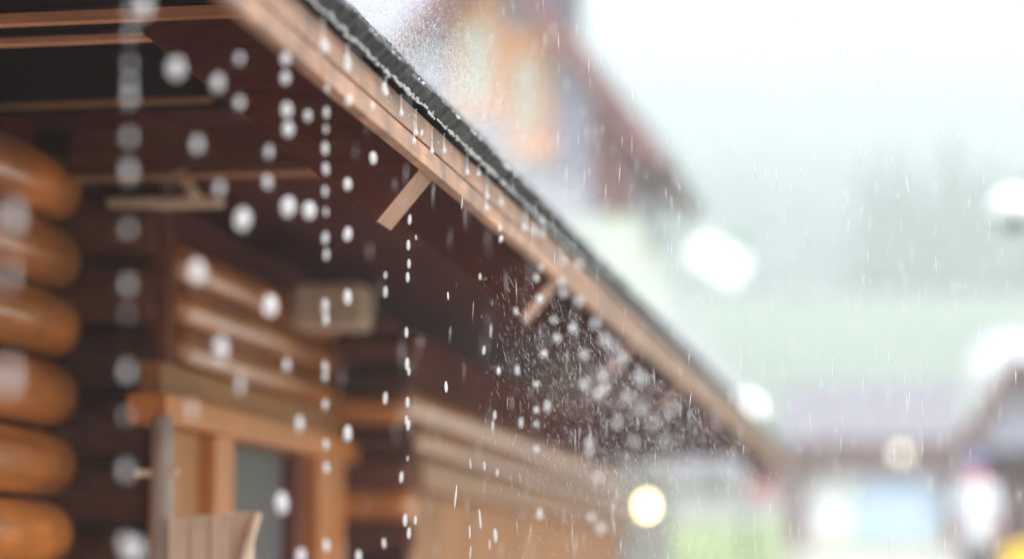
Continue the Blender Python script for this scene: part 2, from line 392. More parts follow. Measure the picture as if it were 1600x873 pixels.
# log walls
def log_mesh(y0, y1, r, seed, mat):
    q = random.Random(seed); n = max(6, int((y1 - y0) / .3)); m = MB(); seg = 22; vs = []; fs = []
    st = [(0, .55), (.02, .86), (.06, 1)] ; Lg = y1 - y0
    ys = [0, .025, .07] + [Lg * i / n for i in range(1, n)] + [Lg - .07, Lg - .025, Lg]
    ys = sorted(ys)
    for y in ys:
        e = min(y, Lg - y); f = 1 if e > .06 else (.97 if e > .02 else .90)
        for k in range(seg):
            a = 2 * math.pi * k / seg
            rr = r * f * (1 + .035 * noise.noise((math.cos(a) * 1.2, math.sin(a) * 1.2 + seed * 7.1, y * 1.1)))
            vs.append((rr * math.cos(a), y, rr * math.sin(a)))
    for i in range(len(ys) - 1):
        for k in range(seg):
            k2 = (k + 1) % seg; fs.append((i * seg + k, i * seg + k2, (i + 1) * seg + k2, (i + 1) * seg + k))
    fs.append(tuple(range(seg))); fs.append(tuple((len(ys) - 1) * seg + k for k in range(seg))[::-1])
    m.add(vs, fs); return m.mesh('wall_log', mat, smooth=True)
def log_wall(X, px_or_y0, y1, zs, r, seed, mat=None):
    for i, z in enumerate(zs):
        me = log_mesh(px_or_y0, y1 + rnd.uniform(-.03, .03), r, seed + i, mat or M['log'])
        o = link('wall_log', me, house); o.location = (X - r * .9 + rnd.uniform(-.008, .008), px_or_y0, z)
# left wall: gaps between logs at about these heights in the picture
XL = -3.06
yL1 = at_x(128, 500, XL).y
gaps = [at_x(60, p, XL).z for p in (210, 306, 412, 522, 645, 773)]
stepL = (gaps[0] - gaps[-1]) / 5
zsL = [gaps[0] - stepL * (i + .5) for i in range(9)]
log_wall(XL, -3.9, yL1, zsL, stepL * .475, 11)
box_part('wall_core', (XL - .30, -3.9, .05), (XL - .18, yL1 - .05, gaps[0] + .9), M['ceiling'], house)
# dark crossing log ends at the corner
def corner_stack(px0, px1, Y, z0, z1, step, mat, seed):
    xa = at_y(px0, 500, Y).x; xb = at_y(px1, 500, Y).x; z = z0; i = 0
    while z < z1:
        me = log_mesh(0, xb - xa + rnd.uniform(-.03, .03) + .25, step * .52, seed + i, mat[i % len(mat)])
        o = link('corner_log', me, house); o.location = (xa - .25, Y, z + step / 2); o.rotation_euler = (0, 0, -math.pi / 2)
        z += step; i += 1
YC = yL1 + .16
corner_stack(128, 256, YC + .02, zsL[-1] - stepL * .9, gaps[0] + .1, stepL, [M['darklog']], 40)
box_part('corner_post', (at_y(222, 500, 8.62).x, 8.62, .3), (at_y(262, 500, 8.62).x, 8.70, at_y(240, 355, 8.62).z), M['redboard'], house, .01)
# middle wall
XM = -2.75
ym0 = at_x(262, 520, XM).y; ym1 = at_x(556, 600, XM).y
zA0 = at_x(273, 459, XM).z; zAB = at_x(265, 497, XM).z; zB1 = at_x(262, 566, XM).z
sM = (zAB - zB1)
zsM = [zAB + sM * (.5 + i) for i in range(-1, 2)]
log_wall(XM, ym0 + .28, ym1, zsM, sM * .49, 60)
box_part('wall_core', (XM - .30, ym0 + .3, zB1), (XM - .15, ym1 - .02, zAB + sM * 3), M['ceiling'], house)
# door and window unit in the middle wall
win = bpy.data.objects.new('window', None); COL.objects.link(win); win.parent = house
win.matrix_parent_inverse = Matrix.Translation(house.location).inverted(); win.location = (XM, ym0, .8)
def wpart(name, y0, y1, z0, z1, x0, x1, mat, bevel=.006):
    m = MB(); m.box((x0 - XM, y0 - ym0, z0 - .8), (x1 - XM, y1 - ym0, z1 - .8)); return m.build(name, mat, win, bevel=bevel)
XW = XM + .04
yw = lambda px, py: at_x(px, py, XW).y
z_ht = at_x(388, 651, XW).z; z_hb = at_x(392, 692, XW).z
zb = .35
wpart('head_board', yw(262, 700), yw(556, 700), z_ht + .003, zB1 - .005, XW - .12, XW - .03, M['panel'])
wpart('lintel', yw(238, 700), yw(556, 700), z_hb, z_ht, XW - .10, XW + .05, M['frame'])
wpart('side_panel', yw(262, 760), yw(316, 760), zb, z_hb - .003, XW - .06, XW - .01, M['panel'])
wpart('jamb', yw(317, 760), yw(346, 760), zb, z_hb - .002, XW - .09, XW + .05, M['frame'])
wpart('pane', yw(346, 760), yw(470, 760), zb, z_hb - .004, XW - .07, XW - .055, M['glass'], .001)
wpart('sash', yw(462, 760), yw(478, 760), zb, z_hb - .003, XW - .09, XW + .0, M['rafter'])
wpart('jamb', yw(479, 760), yw(520, 760), zb, z_hb - .002, XW - .09, XW + .06, M['frame'])
for k in range(5):
    y = yw(521, 760) + k * .19
    wpart('panel_board', y, y + .184, zb, z_hb - .002, XW - .06, XW - .02, M['panel'])
box_part('room_wall', (XM - .7, ym0 - 1, .3), (XM - .62, ym1 + 1, 3.2), M['ceiling'], house)
box_part('back_wall', (-4.14, -3.9, .1), (-4.08, Y1 - .1, 5.0), M['ceiling'], house)  # unseen wall added to stop sky light leaking in from behind
box_part('blocking_end_wall', (-4.07, -3.96, .1), (-1.5, -3.9, 2.7), M['ceiling'], house)  # unseen wall added to shut light out of the open near end
# second corner of crossing logs, then the far wall
XF = -2.45
yf0 = at_x(640, 680, XF).y
sF = at_x(641, 603, XF).z - at_x(641, 652, XF).z
zCD = at_x(641, 652, XF).z
YE = 20.0
log_wall(XF, yf0, YE, [zCD + sF * .58, zCD - sF * .58], sF * .60, 80)
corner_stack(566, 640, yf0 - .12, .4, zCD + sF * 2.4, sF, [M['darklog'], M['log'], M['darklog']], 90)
zD = zCD - sF * 1.2
box_part('wall_core', (XF - .30, yf0, zD), (XF - .15, YE - .1, zCD + sF * 3.3), M['ceiling'], house)
box_part('rail_beam', (XF - .09, yf0 + .05, zD - .16), (XF + .06, YE, zD - .015), M['beam'], house, .01)
y = yf0 + .06
while y < YE - .3:
    box_part('panel_board', (XF - .06, y, .4), (XF - .015, y + .242, zD - .163), M['panel'], house, .004); y += .25
# pale beam end under the ceiling
a = at_y(452, 512, 10.2); b = at_y(566, 440, 10.2)
box_part('beam_end', (a.x, 10.2, a.z), (b.x, 10.45, b.z), M['pale'], house, .035)
# boards closing the far end of the eaves
for k in range(7):
    x = -3.78 + k * .29; zb_ = at_y(1000, 718, Y1).z
    zt_ = z_groove + (XE - x) * math.tan(TH)
    m = MB(); m.prism([Vector((x, Y1 - .05, zb_)), Vector((x + .286, Y1 - .05, zb_)), Vector((x + .286, Y1 - .05, max(zb_ + .05, zt_ - .286 * math.tan(TH)))), Vector((x, Y1 - .05, zt_))], (0, .03, 0))
    m.build('end_board', M['ceiling'], house)
# lit lantern at the far end of the eaves
p = at_y(1011, 790, 23.0)
lan = thing('wall_lantern', (p.x, p.y, p.z - .15), 'lit warm lantern hanging under the far end of the eaves', 'lantern')
m = MB(); m.lathe([(.02, -.09), (.055, -.065), (.066, 0), (.055, .065), (.02, .09)], (p.x, p.y, p.z), 16); m.build('globe', M['lamp_warm'], lan, smooth=True)
m = MB(); m.lathe([(.08, .09), (.05, .14), (.02, .17)], (p.x, p.y, p.z), 12); m.build('cap', M['dark_metal'], lan)
m = MB(); m.tube([(p.x, p.y, p.z + .165), (p.x, p.y, z_groove + .1)], .008, 6); m.build('cord', M['dark_metal'], lan)

# pale wooden notice board on a grey post beside the window
p0 = at_y(253, 650, 7.8); g0 = gz(p0.x, 7.8)
nb = thing('notice_board', (p0.x, 7.8, g0), 'pale wooden notice board on a weathered grey post beside the window', 'notice board')
m = MB(); m.tube([(p0.x, 7.8, g0), (p0.x + .004, 7.8, p0.z - .25), (p0.x, 7.8, p0.z)], [.05, .042, .036], 10); m.build('post', M['greywood'], nb, smooth=True)
m = MB(); a = at_y(212, 739, 7.78); b = at_y(278, 736, 7.78); m.tube([a, b], .014, 8); m.build('crossbar', M['pale'], nb)
for k in range(4):
    xa = at_y(266 + k * 33, 830, 7.74); xb = at_y(297 + k * 33, 830, 7.74); zt = at_y(300, 806 - k * 2, 7.74).z
    box_part('board', (xa.x, 7.72, g0 + .8), (xb.x, 7.75, zt), M['pale'], nb, .004)
m = MB(); a = at_y(402, 800, 7.70); b = at_y(378, 880, 7.70); m.tube([a, b, (b.x - .06, 7.70, g0 + .75)], .018, 8); m.build('edge_strip', M['pale'], nb)

# ------------------------------------------------------------------ neighbour chalet
YN = 38.0
def fN(px, py, Y=YN): return at_y(px, py, Y)
gN = gz(-6, 38)
ch = thing('chalet', (fN(800, 500).x, YN, gN), 'neighbouring chalet with steep roof, orange timber front and pale windows', 'house')
apx = fN(775, -48); er = fN(985, 225); el = fN(520, 225); DN = 5.0
br = Vector((er.x, YN, gN - .2)); bl = Vector((el.x, YN, gN - .2))
zm = fN(985, 335).z
m = MB(); m.prism([bl, br, Vector((er.x, YN, zm - .003)), Vector((el.x, YN, zm - .003))], (0, DN, 0)); m.build('wall', M['plaster_green'], ch)
m = MB(); m.prism([Vector((el.x, YN - .03, zm)), Vector((er.x + .03, YN - .03, zm)), Vector((er.x + .03, YN - .03, er.z - .002)), Vector((el.x, YN - .03, er.z - .002))], (0, DN, 0)); m.build('upper_wall', M['plaster_grey'], ch)
m = MB(); m.prism([Vector((el.x, YN - .06, er.z + .002)), Vector((er.x, YN - .06, er.z + .002)), Vector((apx.x, YN - .06, apx.z))], (0, DN + .06, 0)); m.build('gable', M['plaster_grey'], ch)
# red boards on the right of the gable
for k in range(5):
    pa = 925 + k * 14; a = fN(pa, 330, YN - .1); b = fN(pa + 13, 330, YN - .1)
    zt = er.z - .05 + (er.x - b.x) / (er.x - apx.x) * (apx.z - er.z)
    zt2 = er.z - .05 + (er.x - a.x) / (er.x - apx.x) * (apx.z - er.z)
    m = MB(); m.prism([Vector((a.x, YN - .1, zm + .01)), Vector((b.x, YN - .1, zm + .01)), Vector((b.x, YN - .1, max(zt, er.z + .02))), Vector((a.x, YN - .1, zt2))], (0, .035, 0)); m.build('cladding_board', M['red_wood'], ch)
# roof slopes, overhanging
def slope(side):
    e = er if side > 0 else el; d = Vector((e.x - apx.x, 0, er.z - apx.z)); L_ = d.length; d.normalize(); n_ = Vector((-d.z, 0, d.x)) * (1 if side > 0 else -1)
    if n_.z < 0: n_ = -n_
    a = Vector((apx.x, YN - .7, apx.z + .02)); b = a + d * (L_ + .62)
    m = MB(); m.prism([a, b, b + n_ * .3, a + n_ * .3], (0, DN + 1.2, 0)); r_ = m.build('roof', M['red_wood'], ch)
    m = MB(); m.prism([a + n_ * .305 , b + n_ * .305 + d * .05, b + n_ * .36 + d * .05, a + n_ * .36], (0, DN + 1.2, 0)); o = m.build('roof_covering', M['roof_grey'], ch)
slope(1); slope(-1)
for (x0, x1, y0, y1) in [(724, 766, 40, 158), (806, 840, 95, 205)]:
    a = fN(x0, y1, YN - .12); b = fN(x1, y0, YN - .12)
    wN = box_part('window_surround', (a.x - .24, YN - .13, a.z - .35), (b.x + .24, YN - .07, b.z + .6), M['orange_wood'], ch, .01)
    m = MB(); m.box((a.x, YN - .155, a.z), (b.x, YN - .135, b.z)); pn = m.build('pane', M['pane_pale'], ch)
    m = MB(); m.box(((a.x + b.x) / 2 - .02, YN - .175, a.z), ((a.x + b.x) / 2 + .02, YN - .157, b.z)); m.build('mullion', M['orange_wood'], ch)
a = fN(815, 226, YN - .12); b = fN(868, 256, YN - .12)
box_part('balcony_board', (a.x, YN - .5, b.z), (b.x, YN - .14, a.z), M['orange_wood'], ch, .01)
a = fN(838, 40, 40.5); b = fN(902, -60, 40.5)
box_part('chimney', (a.x, 40.5, a.z - 1.6), (b.x, 41.1, b.z), M['chimney'], ch, .03)
zq = fN(985, 700).z
box_part('stone_base', (el.x, YN - .12, gN - .3), (er.x + .12, YN + DN + .02, zq), M['stone'], ch, .02)
# side windows on the pale wall
for k in range(2):
    y = YN + 1.2 + k * 2.0
    box_part('side_window', (er.x + .003, y, er.z - 1.9), (er.x + .05, y + .8, er.z - .8), M['pane_pale'], ch, .01)
a = at_y(380, 330, 41.5); b = at_y(770, 330, 41.5); zr2 = at_y(600, -160, 45.5).z
m = MB(); m.prism([Vector((a.x, 41.5, a.z)), Vector((a.x, 45.5, zr2)), Vector((a.x, 49.5, a.z))], (b.x - a.x, 0, 0)); m.build('rear_roof', M['plaster_grey'], ch)
box_part('rear_wall', (a.x + .3, 42.0, gN - .2), (b.x - .1, 49.0, a.z - .003), M['plaster_green'], ch)
# hanging sign beside the chalet
p = at_y(1122, 405, 36.0)
sg = thing('hanging_sign', (p.x, 36, p.z), 'white tilted sign board hanging from a bracket beside the pale green chalet wall', 'sign')
d1 = Vector((.36, 0, -.24)); d2 = Vector((.14, 0, .20))
m = MB(); c = Vector((p.x, 36, p.z)); m.prism([c - d1 - d2, c + d1 - d2, c + d1 + d2, c - d1 + d2], (0, .06, 0)); m.build('board', M['white_paint'], sg, bevel=.02)
m = MB(); e = c + d2 * 1.25 + Vector((.12, 0, .02)); m.prism([e + Vector((-.12, -.02, -.05)), e + Vector((.12, -.02, -.12)), e + Vector((.16, -.02, .0)), e + Vector((-.08, -.02, .08))], (0, .05, 0)); m.build('badge', M['green_paint'], sg)
m = MB(); m.tube([c + Vector((0, .1, .38)), Vector((er.x, YN + .3, c.z + .5))], .02, 8); m.tube([c + Vector((0, .08, .15)), c + Vector((0, .1, .40))], .012, 6); m.build('bracket', M['dark_metal'], sg)

# ------------------------------------------------------------------ shelter, hut, tent, far house
YS = 60.0
def fS(px, py, Y=YS): return at_y(px, py, Y)
gS = gz(-2, 60)
sh = thing('shelter', (fS(1365, 700).x, YS, gS), 'open timber shelter with pale metal roof, brown posts and poster panels', 'shelter')
a = fS(1218, 688); b = fS(1516, 688); zr = fS(1365, 600, 63).z; ze = a.z
m = MB(); m.prism([Vector((a.x, YS, ze)), Vector((a.x, 63, zr)), Vector((a.x, 66, ze)), Vector((a.x, 66, ze - .1)), Vector((a.x, 63, zr - .1)), Vector((a.x, YS, ze - .1))], (b.x - a.x, 0, 0)); m.build('roof', M['roof_grey'], sh)
nS = 11
for k in range(nS):
    x = a.x + (b.x - a.x) * k / (nS - 1) * .985 + .02
    m = MB(); m.prism([Vector((x, YS - .01, ze + .002)), Vector((x, 63, zr + .002)), Vector((x, 63, zr + .06)), Vector((x, YS - .01, ze + .06))], (.04, 0, 0)); m.build('roof_seam', M['roof_grey'], sh)
box_part('eave_beam', (a.x + .05, YS + .02, ze - .8), (b.x - .05, YS + .2, ze - .102), M['brown_post'], sh, .02)
for px in (1241, 1489):
    q0 = fS(px, 700); box_part('post', (q0.x - .25, YS + .22, gS - .2), (q0.x + .25, YS + .44, ze - .103), M['brown_post'], sh, .015)
a1 = fS(1247, 724, 60.6); b1 = fS(1330, 838, 60.6); box_part('white_panel', (a1.x, 60.6, b1.z), (b1.x, 60.66, a1.z), M['white_panel'], sh, .01)
a1 = fS(1338, 724, 60.6); b1 = fS(1472, 838, 60.6); box_part('blue_panel', (a1.x, 60.6, b1.z), (b1.x, 60.66, a1.z), M['blue_panel'], sh, .01)
p = fS(1408, 708, 57.8)
lm = thing('shelter_lamp', (p.x, 57.8, p.z), 'dim round lamp under the eave of the pale-roofed shelter', 'lamp')
m = MB(); m.lathe([(.04, -.13), (.11, -.08), (.13, 0), (.11, .08), (.04, .12)], (p.x, p.y, p.z), 14); m.build('globe', M['lamp_dim'], lm, smooth=True)
m = MB(); m.tube([(p.x, p.y, p.z + .115), (p.x, p.y + .05, ze - .09)], .015, 6); m.build('stem', M['dark_metal'], lm)
# lamp post with a white globe between the eaves and the shelter
p = at_y(1166, 640, 48); g1 = gz(p.x, 48)
gl = thing('globe_lamp', (p.x, 48, g1), 'white lit globe on a dark lamp post beside the shelter', 'street lamp')
m = MB(); m.lathe([(.06, -.25), (.19, -.18), (.26, 0), (.19, .18), (.06, .25)], (p.x, p.y, p.z), 16); m.build('globe', M['lamp_white'], gl, smooth=True)
m = MB(); m.tube([(p.x, p.y, g1 - .1), (p.x, p.y, g1 + .8), (p.x, p.y, p.z - .24)], [.06, .04, .03], 10); m.build('post', M['dark_metal'], gl, smooth=True)
# hooded street lamp on the right
p = at_y(1585, 325, 30); pp = at_y(1660, 400, 30); g1 = gz(pp.x, 30)
sl_ = thing('street_lamp', (pp.x, 30, g1), 'tall street lamp with white hood on a curved dark arm', 'street lamp')
m = MB(); m.lathe([(.05, .22), (.16, .18), (.27, .06), (.30, -.06), (.27, -.09), (.10, -.10)], (p.x, 30, p.z), 20); m.build('hood', M['white_paint'], sl_, smooth=True)
m = MB(); m.lathe([(.14, -.26), (.17, -.18), (.12, -.105)], (p.x, 30, p.z), 14); m.build('lens', M['dark_metal'], sl_, smooth=True)
m = MB(); m.tube([(pp.x, 30, g1 - .1), (pp.x, 30, p.z - .2), (pp.x - .12, 30, p.z + .22), ((p.x + pp.x) / 2, 30, p.z + .36), (p.x, 30, p.z + .21)], [.07, .05, .04, .03, .025], 10); m.build('post', M['dark_metal'], sl_, smooth=True)
# dark wooden hut with gable board
YH = 44.0
a = at_y(1497, 700, YH); b = at_y(1690, 700, YH); apH = at_y(1594, 560, YH); gH = gz(1.5, YH)
hut = thing('wooden_hut', ((a.x + b.x) / 2, YH, gH), 'dark brown wooden market hut with sloping gable boards', 'hut')
for k in range(9):
    x0 = a.x + .25 + (b.x - a.x - .5) * k / 9; x1 = x0 + (b.x - a.x - .5) / 9 - .01
    zt = lambda x: a.z + (apH.z - a.z) * (1 - abs(x - apH.x) / (apH.x - a.x)) - .12
    m = MB(); zlow = at_y(1560, 700, YH).z
    m.prism([Vector((x0, YH, zlow if 0 < k < 8 else gH - .2)), Vector((x1, YH, zlow if 0 < k < 8 else gH - .2)), Vector((x1, YH, zt(x1))), Vector((x0, YH, zt(x0)))], (0, .05, 0)); m.build('front_board', M['plaster_grey'] if 0 < k < 8 else M['brown_post'], hut)
for s, e in ((-1, a), (1, b)):
    d = Vector((e.x - apH.x, 0, a.z - apH.z)); n_ = Vector((-d.z, 0, d.x)).normalized()
    if n_.z < 0: n_ = -n_
    A_ = Vector((apH.x, YH - .3, apH.z)); B_ = A_ + d * 1.06
    m = MB(); m.prism([A_, B_, B_ - n_ * .22, A_ - n_ * .22], (0, .06, 0)); m.build('gable_board', M['brown_post'], hut)
    m = MB(); m.prism([A_ + n_ * .02 + Vector((0, .062, 0)), B_ + n_ * .02 + Vector((0, .062, 0)), B_ + n_ * .12 + Vector((0, .062, 0)), A_ + n_ * .12 + Vector((0, .062, 0))], (0, 2.6, 0)); m.build('roof', M['brown_post'], hut)
box_part('back_wall', (a.x + .3, YH + 2.0, gH - .2), (b.x - .3, YH + 2.06, a.z + .1), M['brown_post'], hut)
box_part('counter', (a.x + .3, YH - .25, gH + .85), (b.x - .3, YH + .2, gH + .93), M['brown_post'], hut)
# white tent canopy behind the hut
YT = 52.0; c = at_y(1572, 590, YT); gT = gz(c.x, YT)
tn = thing('marquee_tent', (c.x + .6, YT, gT), 'white peaked canvas tent rising behind the wooden hut', 'tent')
m = MB(); zt0 = at_y(1572, 585, YT).z; zt1 = at_y(1580, 520, YT).z; hw = 1.5; cx_ = at_y(1503, 560, YT).x + 1.55
n = 10; prof_ = [(hw * (1 - t) ** .35 + .02, zt0 + (zt1 - zt0) * t) for t in [i / 6 for i in range(7)]]
vs = [];
for (r_, z_) in prof_:
    vs += [(cx_ - r_, YT - r_, z_), (cx_ + r_, YT - r_, z_), (cx_ + r_, YT + r_, z_), (cx_ - r_, YT + r_, z_)]
fs = [(4 * i + k, 4 * i + (k + 1) % 4, 4 * i + 4 + (k + 1) % 4, 4 * i + 4 + k) for i in range(6) for k in range(4)] + [(24, 25, 26, 27)]
m.add(vs, fs); m.build('canopy', M['canvas'], tn)
m = MB()
for k in range(4):
    p4 = [(-hw, -hw), (hw, -hw), (hw, hw), (-hw, hw)]; a4 = p4[k]; b4 = p4[(k + 1) % 4]
m.box((cx_ - hw, YT - hw - .02, zt0 - .55), (cx_ + hw, YT - hw, zt0 - .003)); m.build('valance', M['canvas'], tn)
for sx in (-1, 1):
    for sy in (-1, 1):
        m = MB(); m.tube([(cx_ + sx * (hw - .05), YT + sy * (hw - .05), gT - .1), (cx_ + sx * (hw - .05), YT + sy * (hw - .05), zt0 - .004)], .03, 8); m.build('leg', M['white_paint'], tn)
# white far house under the end of the eaves
YF = 82.0; a = at_y(930, 748, YF); b = at_y(1235, 820, YF); gF = gz(-6, YF)
fh = thing('white_house', ((a.x + b.x) / 2, YF, gF), 'low white plastered house standing on the meadow beyond the eaves', 'house')
m = MB(); m.box((a.x, YF, gF - .3), (b.x, YF + 6, a.z)); m.build('wall', M['plaster_white'], fh)
rz = at_y(1100, 690, YF + 3).z
m = MB(); m.prism([Vector((a.x - .3, YF - .4, a.z + .003)), Vector((a.x - .3, YF + 3, rz)), Vector((a.x - .3, YF + 6.4, a.z + .003))], (b.x - a.x + .6, 0, 0)); m.build('roof', M['roof_grey'], fh)
for k in range(3):
    x = a.x + 2.1 + k * 1.5
    w_ = box_part('window', (x, YF - .05, gF + .9), (x + .8, YF - .003, gF + 1.9), M['glass'], fh)
p = at_y(1190, 762, YF - .2); box_part('sign_plate', (p.x - .55, YF - .12, p.z - .3), (p.x + .55, YF - .06, p.z + .25), M['red_sign'], fh, .02)

# ------------------------------------------------------------------ grit bin and person
p = at_y(1590, 850, 29); g1 = gz(p.x, 29)
gb = thing('grit_bin', (p.x + .35, 29, g1), 'yellow plastic grit bin with sloping lid by the roadside', 'grit bin')
x0 = at_y(1566, 850, 29).x; zt = at_y(1600, 838, 29).z
m = MB(); m.prism([Vector((x0 + .05, 29, g1 - .02)), Vector((x0 + .95, 29, g1 - .02)), Vector((x0 + 1.05, 29, zt - .05)), Vector((x0 - .02, 29, zt - .22))], (0, .7, 0)); m.build('body', M['yellow'], gb, bevel=.03)
m = MB(); m.prism([Vector((x0 - .06, 28.95, zt - .215)), Vector((x0 + 1.1, 28.95, zt - .04)), Vector((x0 + 1.08, 28.95, zt + .10)), Vector((x0 + .1, 28.95, zt - .09))], (0, .8, 0)); m.build('lid', M['yellow'], gb, bevel=.03)

def person():
    h = at_y(1524, 716, 30); g1 = gz(h.x, 30); H = h.z - g1; px, py = h.x, 30.0
    k = H / 1.75
    root = thing('person', (px, py, g1), 'person in a white coat, red scarf and blue cap standing beside the shelter post', 'person')
    J = {'pel': (0,0,.95,.15,.11), 'wai': (0,0,1.10,.145,.105), 'che': (0,0,1.30,.17,.12), 'nec': (0,.01,1.47,.06,.06), 'hd0': (0,-.01,1.56,.075,.085), 'hd1': (0,-.01,1.66,.08,.095), 'hd2': (0,0,1.735,.05,.06)}
    for s, n in ((-1, 'l'), (1, 'r')):
        J['hip' + n] = (s*.09,0,.90,.095,.10); J['kne' + n] = (s*.10,-.02,.50,.062,.065); J['ank' + n] = (s*.105,.02,.09,.042,.045); J['toe' + n] = (s*.12,-.15,.035,.042,.033)
        J['sho' + n] = (s*.19,0,1.41,.065,.065); J['elb' + n] = (s*.26,.02,1.13,.048,.048); J['wri' + n] = (s*.25,-.10,.90,.034,.034); J['han' + n] = (s*.245,-.13,.82,.036,.022)
    E = [('pel','wai'),('wai','che'),('che','nec'),('nec','hd0'),('hd0','hd1'),('hd1','hd2')]
    for n in 'lr': E += [('pel','hip'+n),('hip'+n,'kne'+n),('kne'+n,'ank'+n),('ank'+n,'toe'+n),('che','sho'+n),('sho'+n,'elb'+n),('elb'+n,'wri'+n),('wri'+n,'han'+n)]
    keys = list(J); me = bpy.data.meshes.new('body')
    me.from_pydata([(px + J[a][0]*k, py + J[a][1]*k, g1 + J[a][2]*k) for a in keys], [(keys.index(a), keys.index(b)) for a, b in E], [])
    o = link('body', me, root); 
    md = o.modifiers.new('skin', 'SKIN'); sb = o.modifiers.new('sub', 'SUBSURF'); sb.levels = 2; sb.render_levels = 2
    if not me.skin_vertices: me.attributes
    for i, a in enumerate(keys):
        sv = me.skin_vertices[0].data[i]; sv.radius = (J[a][3]*k, J[a][4]*k); sv.use_root = (a == 'pel')
    me.materials.append(M['skin'])
    def P(x, y, z): return (px + x*k, py + y*k, g1 + z*k)
    m = MB(); m.lathe([(.20*k,.62*k),(.205*k,.80*k),(.175*k,1.08*k),(.20*k,1.30*k),(.17*k,1.43*k),(.08*k,1.49*k)], (px, py, g1), 20, sy=.72); m.build('coat', M['coat'], root, smooth=True)
    for s in (-1, 1):
        m = MB(); m.tube([P(s*.16,0,1.42), P(s*.26,.02,1.13), P(s*.25,-.09,.92)], [.085*k,.066*k,.055*k], 12); m.build('sleeve', M['coat'], root, smooth=True)
        m = MB(); m.tube([P(s*.09,0,.88), P(s*.10,-.02,.50), P(s*.105,.01,.07)], [.115*k,.082*k,.07*k], 12); m.build('trouser_leg', M['trousers'], root, smooth=True)
        m = MB(); m.tube([P(s*.105,.05,.05), P(s*.115,-.08,.045), P(s*.12,-.19,.035)], [.05*k,.052*k,.035*k], 10); m.build('shoe', M['trousers'], root, smooth=True)
        for f in range(5):
            fx = s*.245 + (f-2)*.016; m = MB(); ln = [.05,.075,.08,.074,.058][f]
            m.tube([P(fx,-.13-.004*f,.80), P(fx,-.145,.80-ln*.5), P(fx,-.14,.80-ln)], [.010*k,.009*k,.007*k], 6); m.build('finger', M['skin'], root, smooth=True)
    m = MB(); m.lathe([(.105*k,1.43*k),(.115*k,1.47*k),(.10*k,1.52*k),(.085*k,1.54*k)], (px, py, g1), 16); m.build('scarf', M['scarf'], root, smooth=True)
    m = MB(); m.lathe([(.098*k,1.665*k),(.105*k,1.70*k),(.085*k,1.755*k),(.03*k,1.785*k)], (px, py, g1), 16, sy=1.12); m.prism([Vector(P(-.08,-.09,1.675)), Vector(P(.08,-.09,1.675)), Vector(P(.06,-.20,1.665)), Vector(P(-.06,-.20,1.665))], (0,0,.012)); m.build('cap', M['cap'], root)
    m = MB(); m.tube([P(0,-.10,1.64), P(0,-.125,1.605)], [.010*k,.016*k], 8); m.build('nose', M['skin'], root, smooth=True)
    for s in (-1, 1):
        m = MB(); m.lathe([(.004*k,-.008*k),(.011*k,0),(.004*k,.008*k)], P(s*.033,-.099,1.645), 8); m.build('eye', M['trousers'], root, smooth=True)
    m = MB(); m.box(P(-.025,-.104,1.572), P(.025,-.094,1.580)); m.build('mouth', M['scarf'], root)
person()

# ------------------------------------------------------------------ far wooded hillside
def forest():
    q = random.Random(21); V = []; Fc = []
    def conifer(x, y, h):
        z0 = gz(x, y); o = len(V); lay = 6; seg = 9
        for i in range(lay):
            t = i / lay; zb_ = z0 + h * (.10 + .86 * t); r_ = h * .20 * (1 - t) + .25; hh = h * .24
            b = len(V); V.append((x, y, zb_ + hh))
            for k in range(seg):
                a = 2 * math.pi * (k + .5 * (i % 2)) / seg; rr = r_ * q.uniform(.6, 1.15)
                V.append((x + rr * math.cos(a), y + rr * math.sin(a), zb_ - q.uniform(0, .06) * h))
            for k in range(seg): Fc.append((b, b + 1 + k, b + 1 + (k + 1) % seg))
        b = len(V)
        for k in range(5):
            a = 2 * math.pi * k / 5; V.append((x + .02 * h * math.cos(a), y + .02 * h * math.sin(a), z0 - .5)); 
        V.append((x, y, z0 + h))
        for k in range(5): Fc.append((b + k, b + (k + 1) % 5, b + 5))
    n = 0
    while n < 6000:
        y = 240 + 690 * q.random() ** .8; x = q.uniform(-.24 * y - 5, .15 * y + 12)
        if noise.noise((x * .012, y * .012, 9)) < -.12: continue
        conifer(x, y, q.uniform(9, 17)); n += 1
    me = bpy.data.meshes.new('hillside_wood'); me.from_pydata(V, [], Fc); me.materials.append(M['conifer'])
    tag(link('hillside_wood', me), 'pale misty conifer wood covering the hillside behind the shelter', 'wood', kind='stuff')
forest()

# ------------------------------------------------------------------ rain
def drop_mesh(name, w_, h_, seg=14, tail=0.0):
    """falling drop of unit-free size: width w_, height h_, slightly heavier at the bottom"""
    m = MB(); pr = []
    for i in range(11):
        t = i / 10; a = math.pi * t
        r_ = math.sin(a) * (1 - tail * t) * w_ / 2 + .0002; z = -math.cos(a) * h_ / 2
        pr.append((r_, z))
    m.lathe(pr, (0, 0, 0), seg); return m.mesh(name, M['water'], smooth=True)
drop_round = drop_mesh('water_drop', 1, 1.3, tail=.15)
drop_long = drop_mesh('water_drop', 1, 2.0, tail=.3)
DR = {
 'corner': ('blurred water drop in the falling string before the dark corner of stacked log ends', 'string of drops before the log corner'),
 'door': ('falling water drop in the long string passing the right jamb of the window', 'string of drops by the window jamb'),
 'tail': ('small bright water drop in the string falling past the light rafter end', 'string of drops past the rafter end'),
 'left': ('big soft white water drop falling before the dark rafter and logs', 'scattered drops before rafter and logs'),
 'near': ('small sharp water drop falling just beyond the light rafter end', 'small drops beyond the rafter end'),
 'far': ('round soft water drop splashing below the far stretch of eaves', 'soft drops below the far eaves')}
qd = random.Random(3)
